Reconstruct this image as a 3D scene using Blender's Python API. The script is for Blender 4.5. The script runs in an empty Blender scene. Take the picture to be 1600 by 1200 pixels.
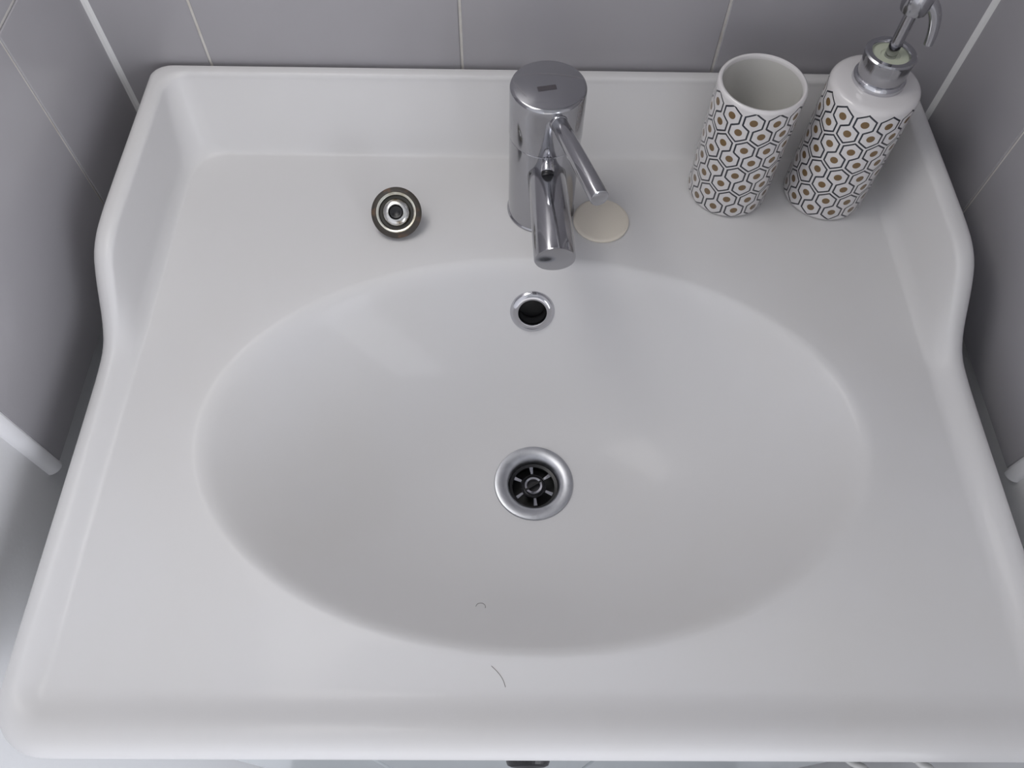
import bpy, bmesh, math, random
import numpy as np
from mathutils import Vector, Matrix

random.seed(4)
C = bpy.context.scene.collection
SC = bpy.context.scene
PI = math.pi

# ------------------------------------------------------------------ camera
cam_pos = Vector((-0.0126, -0.5279, 0.4703))
pitch, yaw, roll, fpx = -1.0515, 0.0218, 0.0280, 1215.6
fw = Vector((math.sin(yaw)*math.cos(pitch), math.cos(yaw)*math.cos(pitch), math.sin(pitch)))
rt = Vector((math.cos(yaw), -math.sin(yaw), 0)); up = rt.cross(fw)
r2 = rt*math.cos(roll) + up*math.sin(roll); u2 = -rt*math.sin(roll) + up*math.cos(roll)
cd = bpy.data.cameras.new('camera'); cam = bpy.data.objects.new('camera', cd); C.objects.link(cam)
M = Matrix.Identity(4)
for i in range(3):
    M[i][0] = r2[i]; M[i][1] = u2[i]; M[i][2] = -fw[i]; M[i][3] = cam_pos[i]
cam.matrix_world = M
cd.sensor_width = 36; cd.lens = fpx/1600*36; cd.clip_start = 0.01
SC.camera = cam

# ------------------------------------------------------------------ light and exposure
w = bpy.data.worlds.new('world'); SC.world = w; w.use_nodes = True
w.node_tree.nodes['Background'].inputs[0].default_value = (0.86, 0.9, 1.0, 1)
w.node_tree.nodes['Background'].inputs[1].default_value = 0.02
def area(name, loc, target, size, size_y, power, col):
    ld = bpy.data.lights.new(name, 'AREA'); ld.shape = 'RECTANGLE'; ld.size = size; ld.size_y = size_y
    ld.energy = power; ld.color = col
    o = bpy.data.objects.new(name, ld); C.objects.link(o); o.location = loc
    o.rotation_euler = (Vector(target)-Vector(loc)).to_track_quat('-Z', 'Y').to_euler()
    return o
area('added_right_key', (1.22, -1.55, 0.15), (0.0, -0.3, 0.0), 1.15, 1.35, 31.5, (0.92, 0.94, 1.0))  # added main light, placed and powered to fit the tones; no known window
area('added_front_fill', (-0.15, -1.6, 0.15), (0.0, -0.3, 0.0), 0.9, 0.9, 1.4, (1.0, 0.95, 0.90))  # weak fill added from the front
area('added_left_fill', (-0.28, -0.17, 0.60), (-0.15, -0.30, 0.0), 0.30, 0.30, 1.7, (1.0, 0.98, 0.95))  # unseen panel added to brighten the left deck; no fixture hangs here
SC.view_settings.view_transform = 'Standard'; SC.view_settings.look = 'None'
SC.view_settings.gamma = 1; SC.view_settings.use_curve_mapping = False
SC.view_settings.exposure = 0.0

# ------------------------------------------------------------------ helpers
def tag(o, label=None, cat=None, group=None, kind=None):
    if label: o['label'] = label
    if cat: o['category'] = cat
    if group: o['group'] = group
    if kind: o['kind'] = kind
    return o
def obj(name, bm, mat, parent=None, smooth=True, angle=40):
    me = bpy.data.meshes.new(name)
    bmesh.ops.recalc_face_normals(bm, faces=bm.faces[:])
    for f in bm.faces: f.smooth = smooth
    bm.to_mesh(me); bm.free()
    if smooth:
        me.set_sharp_from_angle(angle=math.radians(angle))
    me.materials.append(mat)
    o = bpy.data.objects.new(name, me); C.objects.link(o)
    if parent: o.parent = parent
    return o
def empty(name, loc):
    o = bpy.data.objects.new(name, None); C.objects.link(o); o.location = loc; o.empty_display_size = .02
    return o
def box(x0, x1, y0, y1, z0, z1, bev=0.0, seg=1, bm=None):
    b = bm or bmesh.new()
    vs = [b.verts.new((x, y, z)) for x in (x0, x1) for y in (y0, y1) for z in (z0, z1)]
    fs = [(0,1,3,2),(4,6,7,5),(0,4,5,1),(2,3,7,6),(0,2,6,4),(1,5,7,3)]
    new = [b.faces.new([vs[i] for i in f]) for f in fs]
    if bev:
        es = list({e for f in new for e in f.edges})
        bmesh.ops.bevel(b, geom=es, offset=bev, segments=seg, affect='EDGES', profile=.5)
    return b
def lathe(prof, n=64, bm=None, cap0=False, cap1=False, T=None):
    """profile [(r,z)...] about Z; T = Matrix placing it"""
    b = bm or bmesh.new(); rings = []
    for r, z in prof:
        if r < 1e-6:
            co = Vector((0, 0, z)); rings.append([b.verts.new(T @ co if T else co)])
        else:
            ring = []
            for k in range(n):
                a = 2*PI*k/n; co = Vector((r*math.cos(a), r*math.sin(a), z)); ring.append(b.verts.new(T @ co if T else co))
            rings.append(ring)
    for A, B in zip(rings, rings[1:]):
        for k in range(n):
            k2 = (k+1) % n
            if len(A) == 1 and len(B) == 1: continue
            if len(A) == 1: b.faces.new((A[0], B[k], B[k2]))
            elif len(B) == 1: b.faces.new((A[k], B[0], A[k2]))
            else: b.faces.new((A[k], B[k], B[k2], A[k2]))
    if cap0 and len(rings[0]) > 1: b.faces.new(rings[0])
    if cap1 and len(rings[-1]) > 1: b.faces.new(rings[-1])
    return b
def frame_to(a, b):
    """matrix whose local Z runs from a to b"""
    a = Vector(a); b = Vector(b)
    q = (b-a).to_track_quat('Z', 'Y')
    return Matrix.Translation(a) @ q.to_matrix().to_4x4()
def rod(a, b, r, bev=0.0008, n=32, r1=None, bm=None):
    L = (Vector(b)-Vector(a)).length; r1 = r if r1 is None else r1
    pr = [(0, 0), (r-bev, 0), (r-bev*.3, bev*.3), (r, bev), (r1, L-bev), (r1-bev*.3, L-bev*.3), (r1-bev, L), (0, L)]
    return lathe(pr, n, bm, T=frame_to(a, b))
def tube(pts, rad, n=12, bm=None, caps=True):
    """swept round tube through points; rad = number or list"""
    b = bm or bmesh.new(); P = [Vector(p) for p in pts]; m = len(P)
    R = rad if isinstance(rad, (list, tuple)) else [rad]*m
    nrm = None; rings = []
    for i, p in enumerate(P):
        t = (P[min(i+1, m-1)] - P[max(i-1, 0)]).normalized()
        if nrm is None:
            nrm = t.cross(Vector((0, 0, 1)))
            if nrm.length < .1: nrm = t.cross(Vector((1, 0, 0)))
        nrm = (nrm - t*nrm.dot(t)).normalized(); bn = t.cross(nrm)
        rings.append([b.verts.new(p + (nrm*math.cos(2*PI*k/n) + bn*math.sin(2*PI*k/n))*R[i]) for k in range(n)])
    for A, B in zip(rings, rings[1:]):
        for k in range(n): b.faces.new((A[k], A[(k+1) % n], B[(k+1) % n], B[k]))
    if caps: b.faces.new(rings[0]); b.faces.new(rings[-1])
    return b

# ------------------------------------------------------------------ materials
def mat(name, col, rough=.4, metal=0., coat=0., spec=.5, noise=None, bump=None, coatr=.05, rnoise=None):
    m = bpy.data.materials.new(name); m.use_nodes = True; nt = m.node_tree; N = nt.nodes; L = nt.links
    p = N['Principled BSDF']
    p.inputs['Base Color'].default_value = (*col, 1); p.inputs['Roughness'].default_value = rough
    p.inputs['Metallic'].default_value = metal; p.inputs['Coat Weight'].default_value = coat
    p.inputs['Coat Roughness'].default_value = coatr; p.inputs['Specular IOR Level'].default_value = spec
    tc = N.new('ShaderNodeTexCoord')
    if noise:
        sc, col2, lo, hi = noise
        t = N.new('ShaderNodeTexNoise'); t.inputs['Scale'].default_value = sc; t.inputs['Detail'].default_value = 5
        L.new(tc.outputs['Object'], t.inputs['Vector'])
        r = N.new('ShaderNodeMapRange'); r.inputs[1].default_value = lo; r.inputs[2].default_value = hi
        L.new(t.outputs['Fac'], r.inputs[0])
        x = N.new('ShaderNodeMix'); x.data_type = 'RGBA'; x.inputs['A'].default_value = (*col, 1); x.inputs['B'].default_value = (*col2, 1)
        L.new(r.outputs[0], x.inputs['Factor']); L.new(x.outputs['Result'], p.inputs['Base Color'])
    if rnoise:
        sc, r0, r1 = rnoise
        t = N.new('ShaderNodeTexNoise'); t.inputs['Scale'].default_value = sc; t.inputs['Detail'].default_value = 4
        L.new(tc.outputs['Object'], t.inputs['Vector'])
        r = N.new('ShaderNodeMapRange'); r.inputs[1].default_value = .35; r.inputs[2].default_value = .65
        r.inputs[3].default_value = r0; r.inputs[4].default_value = r1
        L.new(t.outputs['Fac'], r.inputs[0]); L.new(r.outputs[0], p.inputs['Roughness'])
    if bump:
        sc, st = bump
        t = N.new('ShaderNodeTexNoise'); t.inputs['Scale'].default_value = sc
        L.new(tc.outputs['Object'], t.inputs['Vector'])
        b = N.new('ShaderNodeBump'); b.inputs['Strength'].default_value = st; b.inputs['Distance'].default_value = .001
        L.new(t.outputs['Fac'], b.inputs['Height']); L.new(b.outputs[0], p.inputs['Normal'])
    return m
CERAMIC = mat('glazed_ceramic', (.72, .715, .72),   .45, coat=.12, spec=.28, noise=(6, (.70, .69, .68), .45, .8), coatr=.10)
TILE = mat('glazed_tile', (.42, .41, .435), .32, coat=.3, noise=(9, (.395, .385, .405), .3, .75), bump=(60, .05), coatr=.15)
GROUT = mat('grout', (.72, .70, .66), .9, noise=(40, (.55, .5, .42), .5, .8), bump=(400, .3))
SEAL = mat('white_sealant', (.8, .8, .8), .45)
PAINT = mat('wall_paint', (.80, .80, .81), .8, bump=(300, .1))
TRIMW = mat('white_trim', (.85, .85, .87), .4)
CHROME = mat('chrome', (.44, .44, .46), .12, 1., rnoise=(60, .07, .18))
CHROME_B = mat('bright_chrome', (.62, .62, .65), .07, 1.)
SATIN = mat('satin_steel', (.52, .53, .56), .38, 1., noise=(120, (.42, .43, .46), .55, .8))
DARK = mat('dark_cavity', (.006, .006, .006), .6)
BLACK = mat('black_plastic', (.012, .012, .014), .35)
RUBBER = mat('brown_rubber', (.045, .038, .031), .55, noise=(150, (.16, .09, .05), .55, .8))
CREAM = mat('cream_plastic', (.80, .74, .64), .45)
PORC = mat('white_porcelain', (.78, .76, .76), .25, coat=.4)
TUMB_IN = mat('porcelain_inside', (.70, .69, .66), .25, coat=.4)
PUMPW = mat('pale_plastic', (.62, .66, .52), .4)
CAB = mat('cabinet_lacquer', (.58, .62, .64), .3, coat=.3)
FLOORM = mat('floor_tile', (.20, .20, .20), .5, noise=(7, (.15, .15, .15), .4, .7))
CEIL = mat('ceiling_paint', (.8, .8, .8), .9)
HAIR = mat('hair', (.10, .08, .07), .5)
HOSE = mat('white_hose', (.75, .75, .73), .4)

# hexagon print: pure node maths on angle and height
def hex_material(radius, vA, phase):
    m = bpy.data.materials.new('hexagon_print_glaze'); m.use_nodes = True; nt = m.node_tree; N = nt.nodes; L = nt.links
    p = N['Principled BSDF']; p.inputs['Roughness'].default_value = .25; p.inputs['Coat Weight'].default_value = .4
    def mth(op, a, b=None, c=None):
        n = N.new('ShaderNodeMath'); n.operation = op
        for i, v in enumerate((a, b, c)):
            if v is None: continue
            if isinstance(v, (int, float)): n.inputs[i].default_value = v
            else: L.new(v, n.inputs[i])
        return n.outputs[0]
    tc = N.new('ShaderNodeTexCoord'); sp = N.new('ShaderNodeSeparateXYZ'); L.new(tc.outputs['Object'], sp.inputs[0])
    ang = mth('ARCTAN2', sp.outputs[0], mth('MULTIPLY', sp.outputs[1], -1.0))
    W = 2*PI*radius*1000/12; P = 24.8; R1 = radius*1000
    u = mth('SUBTRACT', mth('MULTIPLY', ang, R1), math.radians(phase)*R1)
    v = mth('SUBTRACT', mth('MULTIPLY', sp.outputs[2], 1000.0), vA)
    BU, BV = W/2, -10.9
    def wrapu(x): return mth('SUBTRACT', x, mth('MULTIPLY', mth('ROUND', mth('DIVIDE', x, W)), W))
    def wrapv(x):
        k = mth('MINIMUM', mth('MAXIMUM', mth('ROUND', mth('DIVIDE', x, P)), -3.0), 0.0)
        return mth('SUBTRACT', x, mth('MULTIPLY', k, P))
    def cell(x, y, side):
        ax, ay = mth('ABSOLUTE', x), mth('ABSOLUTE', y)
        h = mth('MAXIMUM', ax, mth('ADD', mth('MULTIPLY', ay, .835), mth('MULTIPLY', ax, .55)))
        on = mth('MULTIPLY', mth('GREATER_THAN', h, 6.12), mth('LESS_THAN', h, 7.38))
        # the cell stays open at the corner that meets the gap between its neighbours
        gap = mth('MULTIPLY', mth('LESS_THAN', ax, 1.35), mth('GREATER_THAN', mth('MULTIPLY', y, side), 0.0))
        r = mth('SQRT', mth('ADD', mth('MULTIPLY', x, x), mth('MULTIPLY', y, y)))
        return mth('MULTIPLY', on, mth('SUBTRACT', 1.0, gap)), mth('LESS_THAN', r, 2.85)
    lA, dA = cell(wrapu(u), wrapv(v), -1.0)
    lB, dB = cell(wrapu(mth('SUBTRACT', u, BU)), wrapv(mth('SUBTRACT', v, BV)), 1.0)
    line = mth('MAXIMUM', lA, lB); dot = mth('MAXIMUM', dA, dB)
    def mix(f, A, B):
        x = N.new('ShaderNodeMix'); x.data_type = 'RGBA'; L.new(f, x.inputs['Factor'])
        if isinstance(A, tuple): x.inputs['A'].default_value = (*A, 1)
        else: L.new(A, x.inputs['A'])
        x.inputs['B'].default_value = (*B, 1)
        return x.outputs['Result']
    c = mix(line, (.76, .74, .74), (.020, .023, .034))
    c = mix(dot, c, (.19, .115, .045))
    L.new(c, p.inputs['Base Color'])
    return m

# ------------------------------------------------------------------ room shell
XL, XR = -0.3244, 0.3466           # tiled faces of the niche
ZF, ZC = -0.85, 1.60
PT = 0.006                         # tile thickness
ZT0 = -0.0375                       # lowest tile edge
YT = -0.305                        # front end of the tiling
def setting(name, bm, m, smooth=False):
    return tag(obj(name, bm, m, None, smooth), kind='structure')
wall_back = setting('wall_back', box(-1.6, 1.6, PT, PT+.1, ZF, ZC), PAINT)
wall_left = setting('wall_left', box(XL-PT-.1, XL-PT, -1.9, PT, ZF, ZC), PAINT)
wall_right = setting('wall_right', box(XR+PT, XR+PT+.1, -0.74, PT, ZF, ZC), PAINT)
setting('wall_front', box(-1.7, 1.6, -2.0, -1.9, ZF, ZC), PAINT)
setting('floor', box(-1.7, 1.6, -2.0, .1, ZF-.1, ZF), FLOORM)
setting('ceiling', box(-1.7, 1.6, -2.0, .1, ZC, ZC+.1), CEIL)
# grout beds, slightly behind the tile faces
rows = [ZT0, .1585, .3585, .5585, .7585, .9585]
G = .0011                          # half joint
def bed(name, b, parent): return obj(name, b, GROUT, parent, False)
bed('grout', box(XL, XR, .0012, PT+.001, ZT0, rows[-1]), wall_back)
bed('grout', box(XL-PT-.001, XL-.0012, YT, 0, ZT0, rows[-1]), wall_left)
bed('grout', box(XR+.0012, XR+PT+.001, YT, 0, ZT0, rows[-1]), wall_right)
cols = [XL, -.2478, -.0478, .1522, XR]
for z0, z1 in zip(rows, rows[1:]):
    for x0, x1 in zip(cols, cols[1:]):
        obj('tile', box(x0+G, x1-G, 0, PT*.9, z0+G, z1-G, .0006, 1), TILE, wall_back, False)
    for y0, y1 in ((YT, -.1068), (-.1068, 0)):
        obj('tile', box(XL-PT*.9, XL, y0+G, y1-G, z0+G, z1-G, .0006, 1), TILE, wall_left, False)
        obj('tile', box(XR, XR+PT*.9, y0+G, y1-G, z0+G, z1-G, .0006, 1), TILE, wall_right, False)
# silicone in the two corners, white edging at the front end of the tiling
for s, x, wl in ((1, XL, wall_left), (-1, XR, wall_right)):
    b = bmesh.new(); w_ = .0036
    pts = [(x, 0), (x+s*w_, 0), (x+s*w_*.35, -w_*.35), (x, -w_)]
    lo = [b.verts.new((px, py, ZT0)) for px, py in pts]; hi = [b.verts.new((px, py, rows[-1])) for px, py in pts]
    for i in range(4): b.faces.new((lo[i], lo[(i+1) % 4], hi[(i+1) % 4], hi[i]))
    b.faces.new(lo); b.faces.new(hi)
    obj('corner_sealant', b, SEAL, wl, False)
    # quarter-round edging: bulges from the tile face round to the painted wall
    b = bmesh.new(); prof = [(x-s*PT, YT+.0004), (x+s*.0004, YT+.0004), (x+s*.0010, YT-.0012)]
    for k in range(9):
        a = PI/2*k/8; prof.append((x+s*.0010-s*(PT+.001)*(1-math.cos(a)), YT-.0012-.0075*math.sin(a)))
    lo = [b.verts.new((px, py, ZT0-.0015)) for px, py in prof]; hi = [b.verts.new((px, py, rows[-1])) for px, py in prof]
    n = len(prof)
    for i in range(n): b.faces.new((lo[i], lo[(i+1) % n], hi[(i+1) % n], hi[i]))
    b.faces.new(lo); b.faces.new(hi)
    setting('trim_1' if s > 0 else 'trim_2', b, TRIMW, True)

# ------------------------------------------------------------------ washbasin
BX = .0095                           # centre line
EC = Vector((.0077+.001, -.294))     # centre of the oval
EA, EB = .2215, .1435                # its half axes
DC = Vector((.0123, -.2870)); DZ = -.111
# crest height of the rim along the sides
ty = [-.60, -.30, -.262, -.243, -.232, -.2193, -.2020, -.1877, -.172, -.155, -.12, 0]
tz = [.0075, .0075, .0078, .0090, .0120, .0220, .0410, .0535, .0580, .0590, .0590, .0580]
fy = np.linspace(-.6, 0, 1201); fz = np.interp(fy, ty, tz)
kk = np.exp(-.5*(np.arange(-30, 31)*.0005/.0045)**2); kk /= kk.sum()
fz = np.convolve(np.pad(fz, 30, mode='edge'), kk, 'valid')
def crest(y): return float(np.interp(y, fy, fz))
X0, X1, Y0, Y1 = BX-.3035, BX+.3035, -.4955, -.0028
def rrect(theta, il, ib, if_, rb, rf):
    """point where the ray from the oval's centre leaves a rounded rectangle inset by il (sides), ib (back), if_ (front)"""
    x0, x1, y0, y1 = X0+il, X1-il, Y0+if_, Y1-ib
    d = Vector((math.cos(theta), math.sin(theta)))
    t = 1e9
    if d.x > 1e-9: t = min(t, (x1-EC.x)/d.x)
    if d.x < -1e-9: t = min(t, (x0-EC.x)/d.x)
    if d.y > 1e-9: t = min(t, (y1-EC.y)/d.y)
    if d.y < -1e-9: t = min(t, (y0-EC.y)/d.y)
    p = EC + d*t
    for cx, cy, r, sx, sy in ((x0+rb, y1-rb, rb, -1, 1), (x1-rb, y1-rb, rb, 1, 1), (x0+rf, y0+rf, rf, -1, -1), (x1-rf, y0+rf, rf, 1, -1)):
        if (p.x-cx)*sx > 0 and (p.y-cy)*sy > 0:
            o = EC - Vector((cx, cy)); b = o.dot(d); c = o.dot(o)-r*r; D = b*b-c
            if D > 0: p = EC + d*(-b+math.sqrt(D))
    return p
# sample directions: even steps along the outer outline, denser in the corners
N_ = 512
fine = [rrect(2*PI*k/20000, 0, 0, 0, .012, .034) for k in range(20000)]
ln = [0.0]
for k in range(20000):
    a, b_ = fine[k], fine[(k+1) % 20000]
    near = min(abs(a.x-X0), abs(a.x-X1)) < .03 and min(abs(a.y-Y0), abs(a.y-Y1)) < .03
    ln.append(ln[-1] + (b_-a).length*(3.0 if near else 1.0))
TH = [2*PI*float(np.interp(ln[-1]*k/N_, ln, range(20001)))/20000 for k in range(N_)]

back_share = [0]
def rim_loop(f):
    """f(t, back) -> (inset, z_factor, z_abs): t is how tall the rim is here (0 low front, 1 high back)"""
    out = []
    for th in TH:
        o = rrect(th, 0, 0, 0, .012, .034)
        h = crest(o.y)
        # corner: the high back spans the whole back edge
        t = min(1, max(0, (h-.0075)/.0505))
        # how far this direction belongs to the back wall rather than to a side
        back_share[0] = 0 if o.y < -.06 else min(1, max(0, (min(o.x-X0, X1-o.x)-.006)/.022))
        s_, b_, f_, zz = f(t, h)
        p = rrect(th, s_, b_, f_, .012 + (s_+b_)*.25, max(.034 - f_*.8, .012))
        out.append((p.x, p.y, zz))
    return out
def lerp(a, b, t): return a+(b-a)*t
loops = []
# underside first, then outer skirt upwards
loops.append(rim_loop(lambda t, h: (.060, .060, .050, -.040)))
loops.append(rim_loop(lambda t, h: (.012, .004, .012, -.036)))
loops.append(rim_loop(lambda t, h: (.006, .001, .006, -.033)))
loops.append(rim_loop(lambda t, h: (.003, .000, .003, -.027)))
loops.append(rim_loop(lambda t, h: (.0015, .000, .0012, lerp(-.014, 0, t))))
loops.append(rim_loop(lambda t, h: (.0004, .000, .0002, lerp(-.006, .02, t))))
RO = .0065
for k in range(8):                    # outer roll
    a = PI/2*k/7
    loops.append(rim_loop(lambda t, h, a=a: (lerp(.0085, RO, t)*(1-math.cos(a)), .003*(1-math.cos(a)), .0105*(1-math.cos(a)),
                                             h - lerp(.0085, RO, t)*(1-math.sin(a)))))
def tall(q, h, back):
    # inner side of the tall rim: roll, steep wall, fillet into the deck; gives inset and height
    r0 = (.0080, .0115) if back else (.0075, .0150)
    w1 = .0330 if back else .0190; fe = .0405 if back else .0262
    hz, fz_ = .0045, (.0085 if back else .0100)
    if q < .3:
        a = PI/2*q/.3; return r0[0]+(r0[1]-r0[0])*math.sin(a), h-hz*(1-math.cos(a))
    if q < .62:
        k = (q-.3)/.32; return lerp(r0[1], w1, k), lerp(h-hz, fz_, k)
    k = (q-.62)/.38; return w1+(fe-w1)*k, fz_*(1-k)**2.2
def low(q, h, front):
    d0, d1 = (.0115, .0370) if front else (.0088, .0265)
    return lerp(d0, d1, q), h*(.5+.5*math.cos(PI*q))**1.15
KI = 26
for k in range(1, KI+1):
    q = k/KI
    def inner(t, h, q=q):
        ds, zs = tall(q, h, False); db, zb = tall(q, h, True)
        dl, zl = low(q, h, False); df, zf = low(q, h, True)
        return (lerp(dl, ds, t), db, df, lerp(zl, lerp(zs, zb, back_share[0]), t))
    loops.append(rim_loop(inner))
last = loops[-1]
def oval(th_list, s, z, cx=EC.x, cy=EC.y, a=EA, b=EB):
    out = []
    for th in th_list:
        dx, dy = math.cos(th), math.sin(th); r = 1/math.sqrt((dx/a)**2+(dy/b)**2)*s
        out.append((cx+dx*r, cy+dy*r, z))
    return out
edge0 = oval(TH, 1.035, 0.0)
for q in (.12, .3, .5, .7, .85):
    loops.append([(lerp(a[0], b[0], q), lerp(a[1], b[1], q), 0.0) for a, b in zip(last, edge0)])
loops.append(edge0)
for s, z in ((1.02, -.0004), (1.008, -.0013), (.996, -.0028), (.984, -.0050), (.972, -.0076)):
    loops.append(oval(TH, s, z))
# the bowl: ovals sliding towards the drain, turning round on the way
NB = 34; HR = .026
for k in range(1, NB+1):
    q = k/NB; s = lerp(.972, HR/.1435, q)
    rho = (s - HR/.1435)/(.972 - HR/.1435)
    z = lerp(DZ, -.0076, rho**2.3) if rho > 0 else DZ
    cx, cy = lerp(EC.x, DC.x, q), lerp(EC.y, DC.y, q)
    a = lerp(EA*.972, HR, q); b = lerp(EB*.972, HR, q)
    # keep the round hole concentric: same directions throughout
    loops.append(oval(TH, 1.0, z, cx, cy, a, b))
loops.append(oval(TH, 1.0, DZ-.004, DC.x, DC.y, HR-.001, HR-.001))
loops.append(oval(TH, 1.0, DZ-.022, DC.x, DC.y, HR-.001, HR-.001))
# outer underside of the bowl closes the body
loops.append(oval(TH, 1.0, DZ-.022, DC.x, DC.y, .045, .045))
loops.append(oval(TH, 1.0, DZ-.010, DC.x, DC.y, .11, .085))
loops.append(oval(TH, 1.0, -.085, EC.x, EC.y, .19, .125))
bm = bmesh.new(); VR = [[bm.verts.new(c) for c in lp] for lp in loops]
VR.append(VR[0])
for A, B in zip(VR, VR[1:]):
    for k in range(N_): bm.faces.new((A[k], A[(k+1) % N_], B[(k+1) % N_], B[k]))
basin = obj('washbasin', bm, CERAMIC, None, True, 75)
tag(basin, 'wide white ceramic washbasin with raised back and an oval bowl, filling the tiled niche', 'washbasin')

# surface point and normal of the bowl's back wall where the overflow sits
def bowl_surface(yt):
    best = None
    for lp in loops[-(NB+5+3+2):-5]:
        j = min(range(N_), key=lambda i: abs(lp[i][0]-.0095) + (0 if lp[i][1] > EC.y else 9))
        best = (best or []) + [Vector(lp[j])]
    for a, b in zip(best, best[1:]):
        if a.y >= yt >= b.y:
            q = (a.y-yt)/(a.y-b.y); P = a.lerp(b, q); t = (b-a).normalized()
            return P, Vector((0, -t.z, t.y)) if (-t.z*0 + t.y) > 0 else Vector((0, t.z, -t.y))
OP, ON = bowl_surface(-.1700)
OP.x = .0098
# overflow hole cut through the wall
cut = bpy.data.objects.new('cut', bpy.data.meshes.new('cut'))
bmc = rod(OP - ON*.016, OP + ON*.02, .0118); bmesh.ops.recalc_face_normals(bmc, faces=bmc.faces[:]); bmc.to_mesh(cut.data); bmc.free(); C.objects.link(cut)
md = basin.modifiers.new('hole', 'BOOLEAN'); md.operation = 'DIFFERENCE'; md.object = cut; md.solver = 'EXACT'
dg = bpy.context.evaluated_depsgraph_get(); me2 = bpy.data.meshes.new_from_object(basin.evaluated_get(dg))
basin.modifiers.clear()
if len(me2.polygons) > 10000:
    basin.data = me2
bpy.data.objects.remove(cut)

T = frame_to(OP, OP+ON)
ov = obj('overflow_ring', lathe([(.0118, -.012), (.0106, -.010), (.0104, -.002), (.0106, .0022), (.0114, .0034), (.0130, .0036), (.0158, .0028), (.0176, .0012), (.0182, -.0006), (.0175, -.003), (.0118, -.003), (.0118, -.012)], 64, T=T), CHROME_B, basin)
ov['label'] = 'polished chrome ring around the overflow hole'
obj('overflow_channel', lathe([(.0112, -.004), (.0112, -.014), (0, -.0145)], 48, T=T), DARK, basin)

# drain fitting: flange, dark well, six spokes, hub, screw
dr = empty('drain_fitting', (DC.x, DC.y, DZ)); dr.parent = basin
obj('flange', lathe([(.0205, -.016), (.0200, -.004), (.0206, -.0010), (.0222, .0006), (.0250, .0016), (.0295, .0022), (.0312, .0018), (.0318, .0004), (.0312, -.002), (.0245, -.002), (.0240, -.016), (.0205, -.016)], 72), SATIN, dr)
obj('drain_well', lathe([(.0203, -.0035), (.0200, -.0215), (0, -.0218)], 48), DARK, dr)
for k in range(6):
    a = math.radians(36 + 60*k)
    b = box(.0102, .0168, -.0016, .0016, -.0085, -.0062, .0004, 1)
    for v in b.verts:
        if v.co.x < .0130: v.co.y *= .7
    bmesh.ops.transform(b, matrix=Matrix.Rotation(a, 4, 'Z'), verts=b.verts[:])
    obj('spoke', b, CHROME_B, dr, False)
obj('strainer_rim', lathe([(.0172, -.0100), (.0196, -.0100), (.0196, -.0070), (.0172, -.0078), (.0172, -.0100)], 48), BLACK, dr)
obj('hub', lathe([(0, -.0110), (.0098, -.0100), (.0100, -.0064), (.0094, -.0058), (.0088, -.0064), (.0086, -.0075), (0, -.0080)], 48), BLACK, dr)
obj('screw', lathe([(.0078, -.0078), (.0078, -.0056), (.0070, -.0046), (.0054, -.0048), (.0048, -.0062), (.0046, -.0078)], 48), CHROME_B, dr)
b = box(-.0078, .0078, -.0007, .0007, -.0060, -.0041)
bmesh.ops.transform(b, matrix=Matrix.Rotation(math.radians(32), 4, 'Z'), verts=b.verts[:])
obj('screw_slot', b, DARK, dr, False)

# ------------------------------------------------------------------ tap
FX, FY = .0157, -.0966
tap = empty('tap', (FX, FY, 0))
tag(tap, 'chrome single-lever mixer tap with cylindrical body and straight spout, at the back of the basin', 'tap')
FR = .0261
obj('body', lathe([(0, .0002), (.0266, .0002), (.0266, .0016), (FR-.0004, .0026), (FR-.0003, .0775), (FR-.0006, .0778), (0, .0778)], 96), CHROME, tap)
obj('cap', lathe([(0, .0780), (FR-.0006, .0780), (FR-.0001, .0784), (FR, .0790), (FR, .1165), (FR-.0006, .1180), (FR-.0022, .1190), (0, .1194)], 96), CHROME, tap)
b = box(-.0064, .0064, -.0022, .0022, .1190, .1197, .0002, 1)
bmesh.ops.transform(b, matrix=Matrix.Translation((-.0012, -.004, 0)) @ Matrix.Rotation(math.radians(12), 4, 'Z'), verts=b.verts[:])
obj('temperature_mark', b, mat('mark_grey', (.12, .11, .12), .5, .6), tap, False)
s0, s1 = Vector((.0010, -.012, .0575)), Vector((.0053, -.1010, .0600))
b = rod(s0, s1, .0139, .0012, 64, .0141)
for v in b.verts:                     # the outlet end is cut back underneath
    if v.co.y < -.09: v.co.y -= (v.co.z-s1.z)*.16
sp_ = obj('spout', b, CHROME, tap)
obj('aerator', lathe([(.0090, .002), (.0090, -.003), (.0078, -.003), (.0078, .002), (.0090, .002)], 40, T=Matrix.Translation((s1.x, s1.y+.014, s1.z-.0140))), CHROME, tap)
l0, l1 = Vector((.0218-FX, -.1195-FY, .1085)), Vector((.0452-FX, -.1935-FY, .1145))
lv = obj('lever', rod(l0, l1, .0056, .0008, 40, .0060), CHROME, tap)
ld_ = (l1-l0).normalized()
obj('lever_collar', rod(l0-ld_*.006, l0+ld_*.004, .0066, .0010, 40, .0062), CHROME, lv)
q0 = Vector((.0010, -.0250, .0760))
st = obj('stud', rod(q0, q0+Vector((0, -.009, -.0035)), .0042, .001, 32, .0048), CHROME_B, tap)
obj('stud_tip', rod(q0+Vector((0, -.0088, -.0034)), q0+Vector((0, -.0108, -.0042)), .0046, .0006, 32), BLACK, st)

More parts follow.
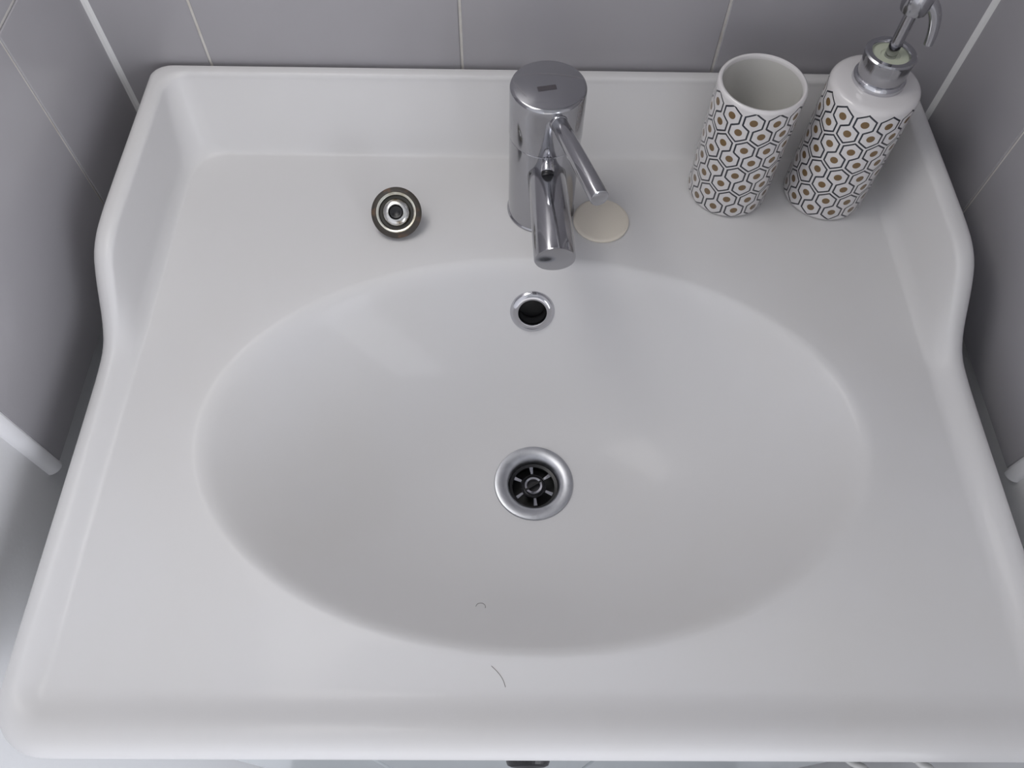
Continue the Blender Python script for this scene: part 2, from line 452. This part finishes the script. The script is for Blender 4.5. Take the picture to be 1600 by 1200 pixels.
# ------------------------------------------------------------------ sink plug lying on the deck, tap-hole cover
pl = empty('sink_plug', (-.0962, -.1155, .0132))
pl.rotation_euler = (math.radians(36), 0, 0)
obj('rubber_body', lathe([(0, -.0105), (.004, -.0102), (.0085, -.0085), (.0130, -.0050), (.0165, -.0015), (.0175, .0004), (0, .0004)], 64), RUBBER, pl)
tag(pl, 'small round dark rubber sink plug with chrome rings, lying on the left of the deck', 'plug')
obj('rubber_rim', lathe([(0, 0), (.0175, 0), (.0193, .0012), (.0193, .0026), (.0178, .0036), (.0155, .0038), (.0150, .0030), (.0150, .0015), (0, .0015)], 64), RUBBER, pl)
obj('metal_ring', lathe([(.0134, .0020), (.0134, .0040), (.0142, .0044), (.0152, .0044), (.0157, .0038), (.0157, .0020)], 64), mat('aged_nickel', (.66, .65, .58), .3, 1., noise=(90, (.35, .30, .2), .5, .75)), pl)
obj('groove', lathe([(.0134, .0034), (.0128, .0022), (.0104, .0020), (0, .0020)], 64), mat('groove_dark', (.03, .028, .022), .5), pl)  # ring between metal ring and dome, coloured near-black
obj('dome', lathe([(.0108, .0020), (.0104, .0040), (.0090, .0054), (.0070, .0062), (.0058, .0062), (.0054, .0056), (.0052, .0020)], 64), mat('worn_chrome', (.75, .75, .73), .22, 1., noise=(160, (.2, .16, .1), .52, .7)), pl)
obj('eye', lathe([(0, .0046), (.0026, .0046), (.0034, .0052), (.0046, .0052), (.0052, .0044), (.0053, .0020)], 48), BLACK, pl)
cv = obj('tap_hole_cover', lathe([(0, .0002), (.0212, .0002), (.0219, .0008), (.0219, .0022), (.0212, .0029), (.0195, .0032), (0, .0034)], 80), CREAM)
cv.location = (.0632, -.1105, 0)
tag(cv, 'flat round cream plastic cover disc lying beside the foot of the tap', 'cover')

# ------------------------------------------------------------------ tumbler
tu = empty('tumbler', (.1672, -.0742, .0003))
tag(tu, 'open white ceramic tumbler printed with hexagons, standing left of the dispenser', 'tumbler')
R_ = .0315
obj('cup', lathe([(0, .001), (.026, .001), (.0270, 0), (.0290, 0), (.0306, .0012), (R_, .0035), (R_, .1026)], 128), hex_material(R_, 94.6, -15.6), tu)
obj('lip', lathe([(R_, .1026), (R_, .1034), (R_-.0005, .1047), (R_-.0015, .1053), (R_-.0027, .1050), (R_-.0033, .1040), (R_-.0034, .1020)], 96), PORC, tu)
obj('inner_wall', lathe([(R_-.0034, .1022), (R_-.0036, .0120), (R_-.006, .0070), (R_-.012, .0060), (0, .0058)], 96), TUMB_IN, tu)

# ------------------------------------------------------------------ soap dispenser
sd = empty('soap_dispenser', (.2450, -.0765, .0003))
tag(sd, 'white ceramic soap dispenser printed with hexagons, chrome pump on top, in the right back corner', 'soap dispenser')
obj('bottle', lathe([(0, .001), (.026, .001), (.0270, 0), (.0290, 0), (.0306, .0012), (R_, .0035), (R_, .1042), (R_-.0005, .1060), (R_-.0018, .1076), (R_-.0040, .1087), (R_-.008, .1094), (.0175, .1099), (0, .1100)], 128), hex_material(R_, 96.0, -18.5), sd)
pm = empty('pump', (0, 0, .1094)); pm.parent = sd
obj('collar_ring', lathe([(0, .000), (.0176, .000), (.0180, .0006), (.0178, .0044), (.0168, .0056), (.0150, .0058), (0, .0050)], 64), CHROME_B, pm)
obj('collar', lathe([(0, .0050), (.0160, .0050), (.0162, .0070), (.0166, .0180), (.0172, .0200), (.0172, .0218), (.0162, .0228), (.0130, .0228), (.0122, .0216), (.0120, .0195)], 12*6), CHROME, pm)
obj('plastic_insert', lathe([(0, .0200), (.0060, .0200), (.0066, .0206), (.0121, .0206), (.0122, .0190)], 48), PUMPW, pm)
obj('stem', lathe([(.0040, .0180), (.0040, .0530), (.0046, .0536), (.0046, .0540), (0, .0540)], 32), CHROME, pm)
hd = obj('pump_head', lathe([(0, .0525), (.0070, .0525), (.0084, .0535), (.0092, .0570), (.0092, .0660), (.0082, .0685), (0, .0692)], 48), CHROME, pm)
npts = []
for k in range(13):
    a = k/12; th = a*PI*.5
    npts.append((.005+.012*math.sin(th), -.001-.006*a, .0600-.026*(1-math.cos(th))))
obj('nozzle', tube(npts, [lerp(.0046, .0030, k/12) for k in range(13)], 20), CHROME, pm)

# ------------------------------------------------------------------ loose hairs on the ceramic
def z_on(x, y):
    dgx = bpy.context.evaluated_depsgraph_get()
    ok, loc, *_ = SC.ray_cast(dgx, Vector((x, y, .2)), Vector((0, 0, -1)))
    return loc.z if ok else 0
def hair(pts, label):
    b = tube([(x, y, z_on(x, y)+.0002) for x, y in pts], .00013, 6)
    o = obj('hair', b, HAIR); tag(o, label, 'hair')
bpy.context.view_layer.update()
hair([(-.0267+.0032*math.cos(a), -.3975+.0034*math.sin(a)) for a in [PI*k/9 for k in range(-1, 10)]], 'tiny curled dark hair on the front slope of the bowl')
hair([(-.0182+.0082*k/9+.0016*math.sin(k/9*PI), -.4465-.0115*k/9) for k in range(10)], 'short thin dark hair on the front deck of the basin')

# ------------------------------------------------------------------ vanity cabinet under the basin
CY = -.4790
cb = empty('vanity_cabinet', (.03, -.25, ZF))
tag(cb, 'pale grey vanity cabinet under the basin front, with a black knob', 'cabinet')
def cpart(n, b, m=CAB, par=cb):
    bmesh.ops.transform(b, matrix=Matrix.Translation((-.03, .25, -ZF)), verts=b.verts[:])
    return obj(n, b, m, par, False)
CX0, CX1 = -.235, .262
cpart('carcass', box(CX0+.002, CX1-.002, CY+.018, -.04, ZF+.06, -.160, .001))
cpart('plinth', box(CX0+.03, CX1-.03, CY+.06, -.06, ZF, ZF+.06, .001))
cpart('top_rail', box(CX0, CX1, CY+.018, CY+.036, -.160, -.045, .001))
for x0, x1 in ((CX0, -.1165), (-.1155, .0645), (.0655, CX1)):
    cpart('door', box(x0+.0008, x1-.0008, CY, CY+.017, ZF+.065, -.047, .0015, 2))

for i_, (zz) in enumerate((0,)):
    kn = cpart('knob', rod((.0045, CY, -.062), (.0045, CY-.004, -.062), .006, .001, 32, .005), BLACK)
    cpart('knob_face', rod((.0045, CY-.004, -.062), (.0045, CY-.016, -.062), .012, .003, 40, .0135), BLACK)

# ------------------------------------------------------------------ two white hoses right of the cabinet
def smooth_path(P, n=8):
    P = [Vector(p) for p in P]; out = []
    Q = [P[0]*2-P[1]] + P + [P[-1]*2-P[-2]]
    for i in range(1, len(Q)-2):
        a, b, c, d = Q[i-1], Q[i], Q[i+1], Q[i+2]
        for k in range(n):
            t = k/n; out.append(.5*((2*b)+(c-a)*t+(2*a-5*b+4*c-d)*t*t+(3*b-a-3*c+d)*t**3))
    return out + [P[-1]]
for pts, lab in ((((.285, .004, -.42), (.285, -.20, -.36), (.2900, -.44, -.305), (.2986, -.4718, -.300), (.3138, -.4811, -.300), (.3200, -.492, -.33), (.318, -.50, -.50), (.31, -.47, -.70), (.30, -.40, ZF+.004)),
                  'thin white supply hose hanging just right of the cabinet under the basin'),
                 (((.318, .004, -.40), (.310, -.20, -.30), (.3060, -.45, -.205), (.3134, -.4798, -.200), (.3228, -.4879, -.200), (.3300, -.500, -.23), (.333, -.51, -.50), (.330, -.47, -.70), (.325, -.36, ZF+.004)),
                  'thin white supply hose nearest the right wall, under the basin')):
    tag(obj('hose', tube(smooth_path(pts), .0032, 10), HOSE), lab, 'hose', 'supply hoses')
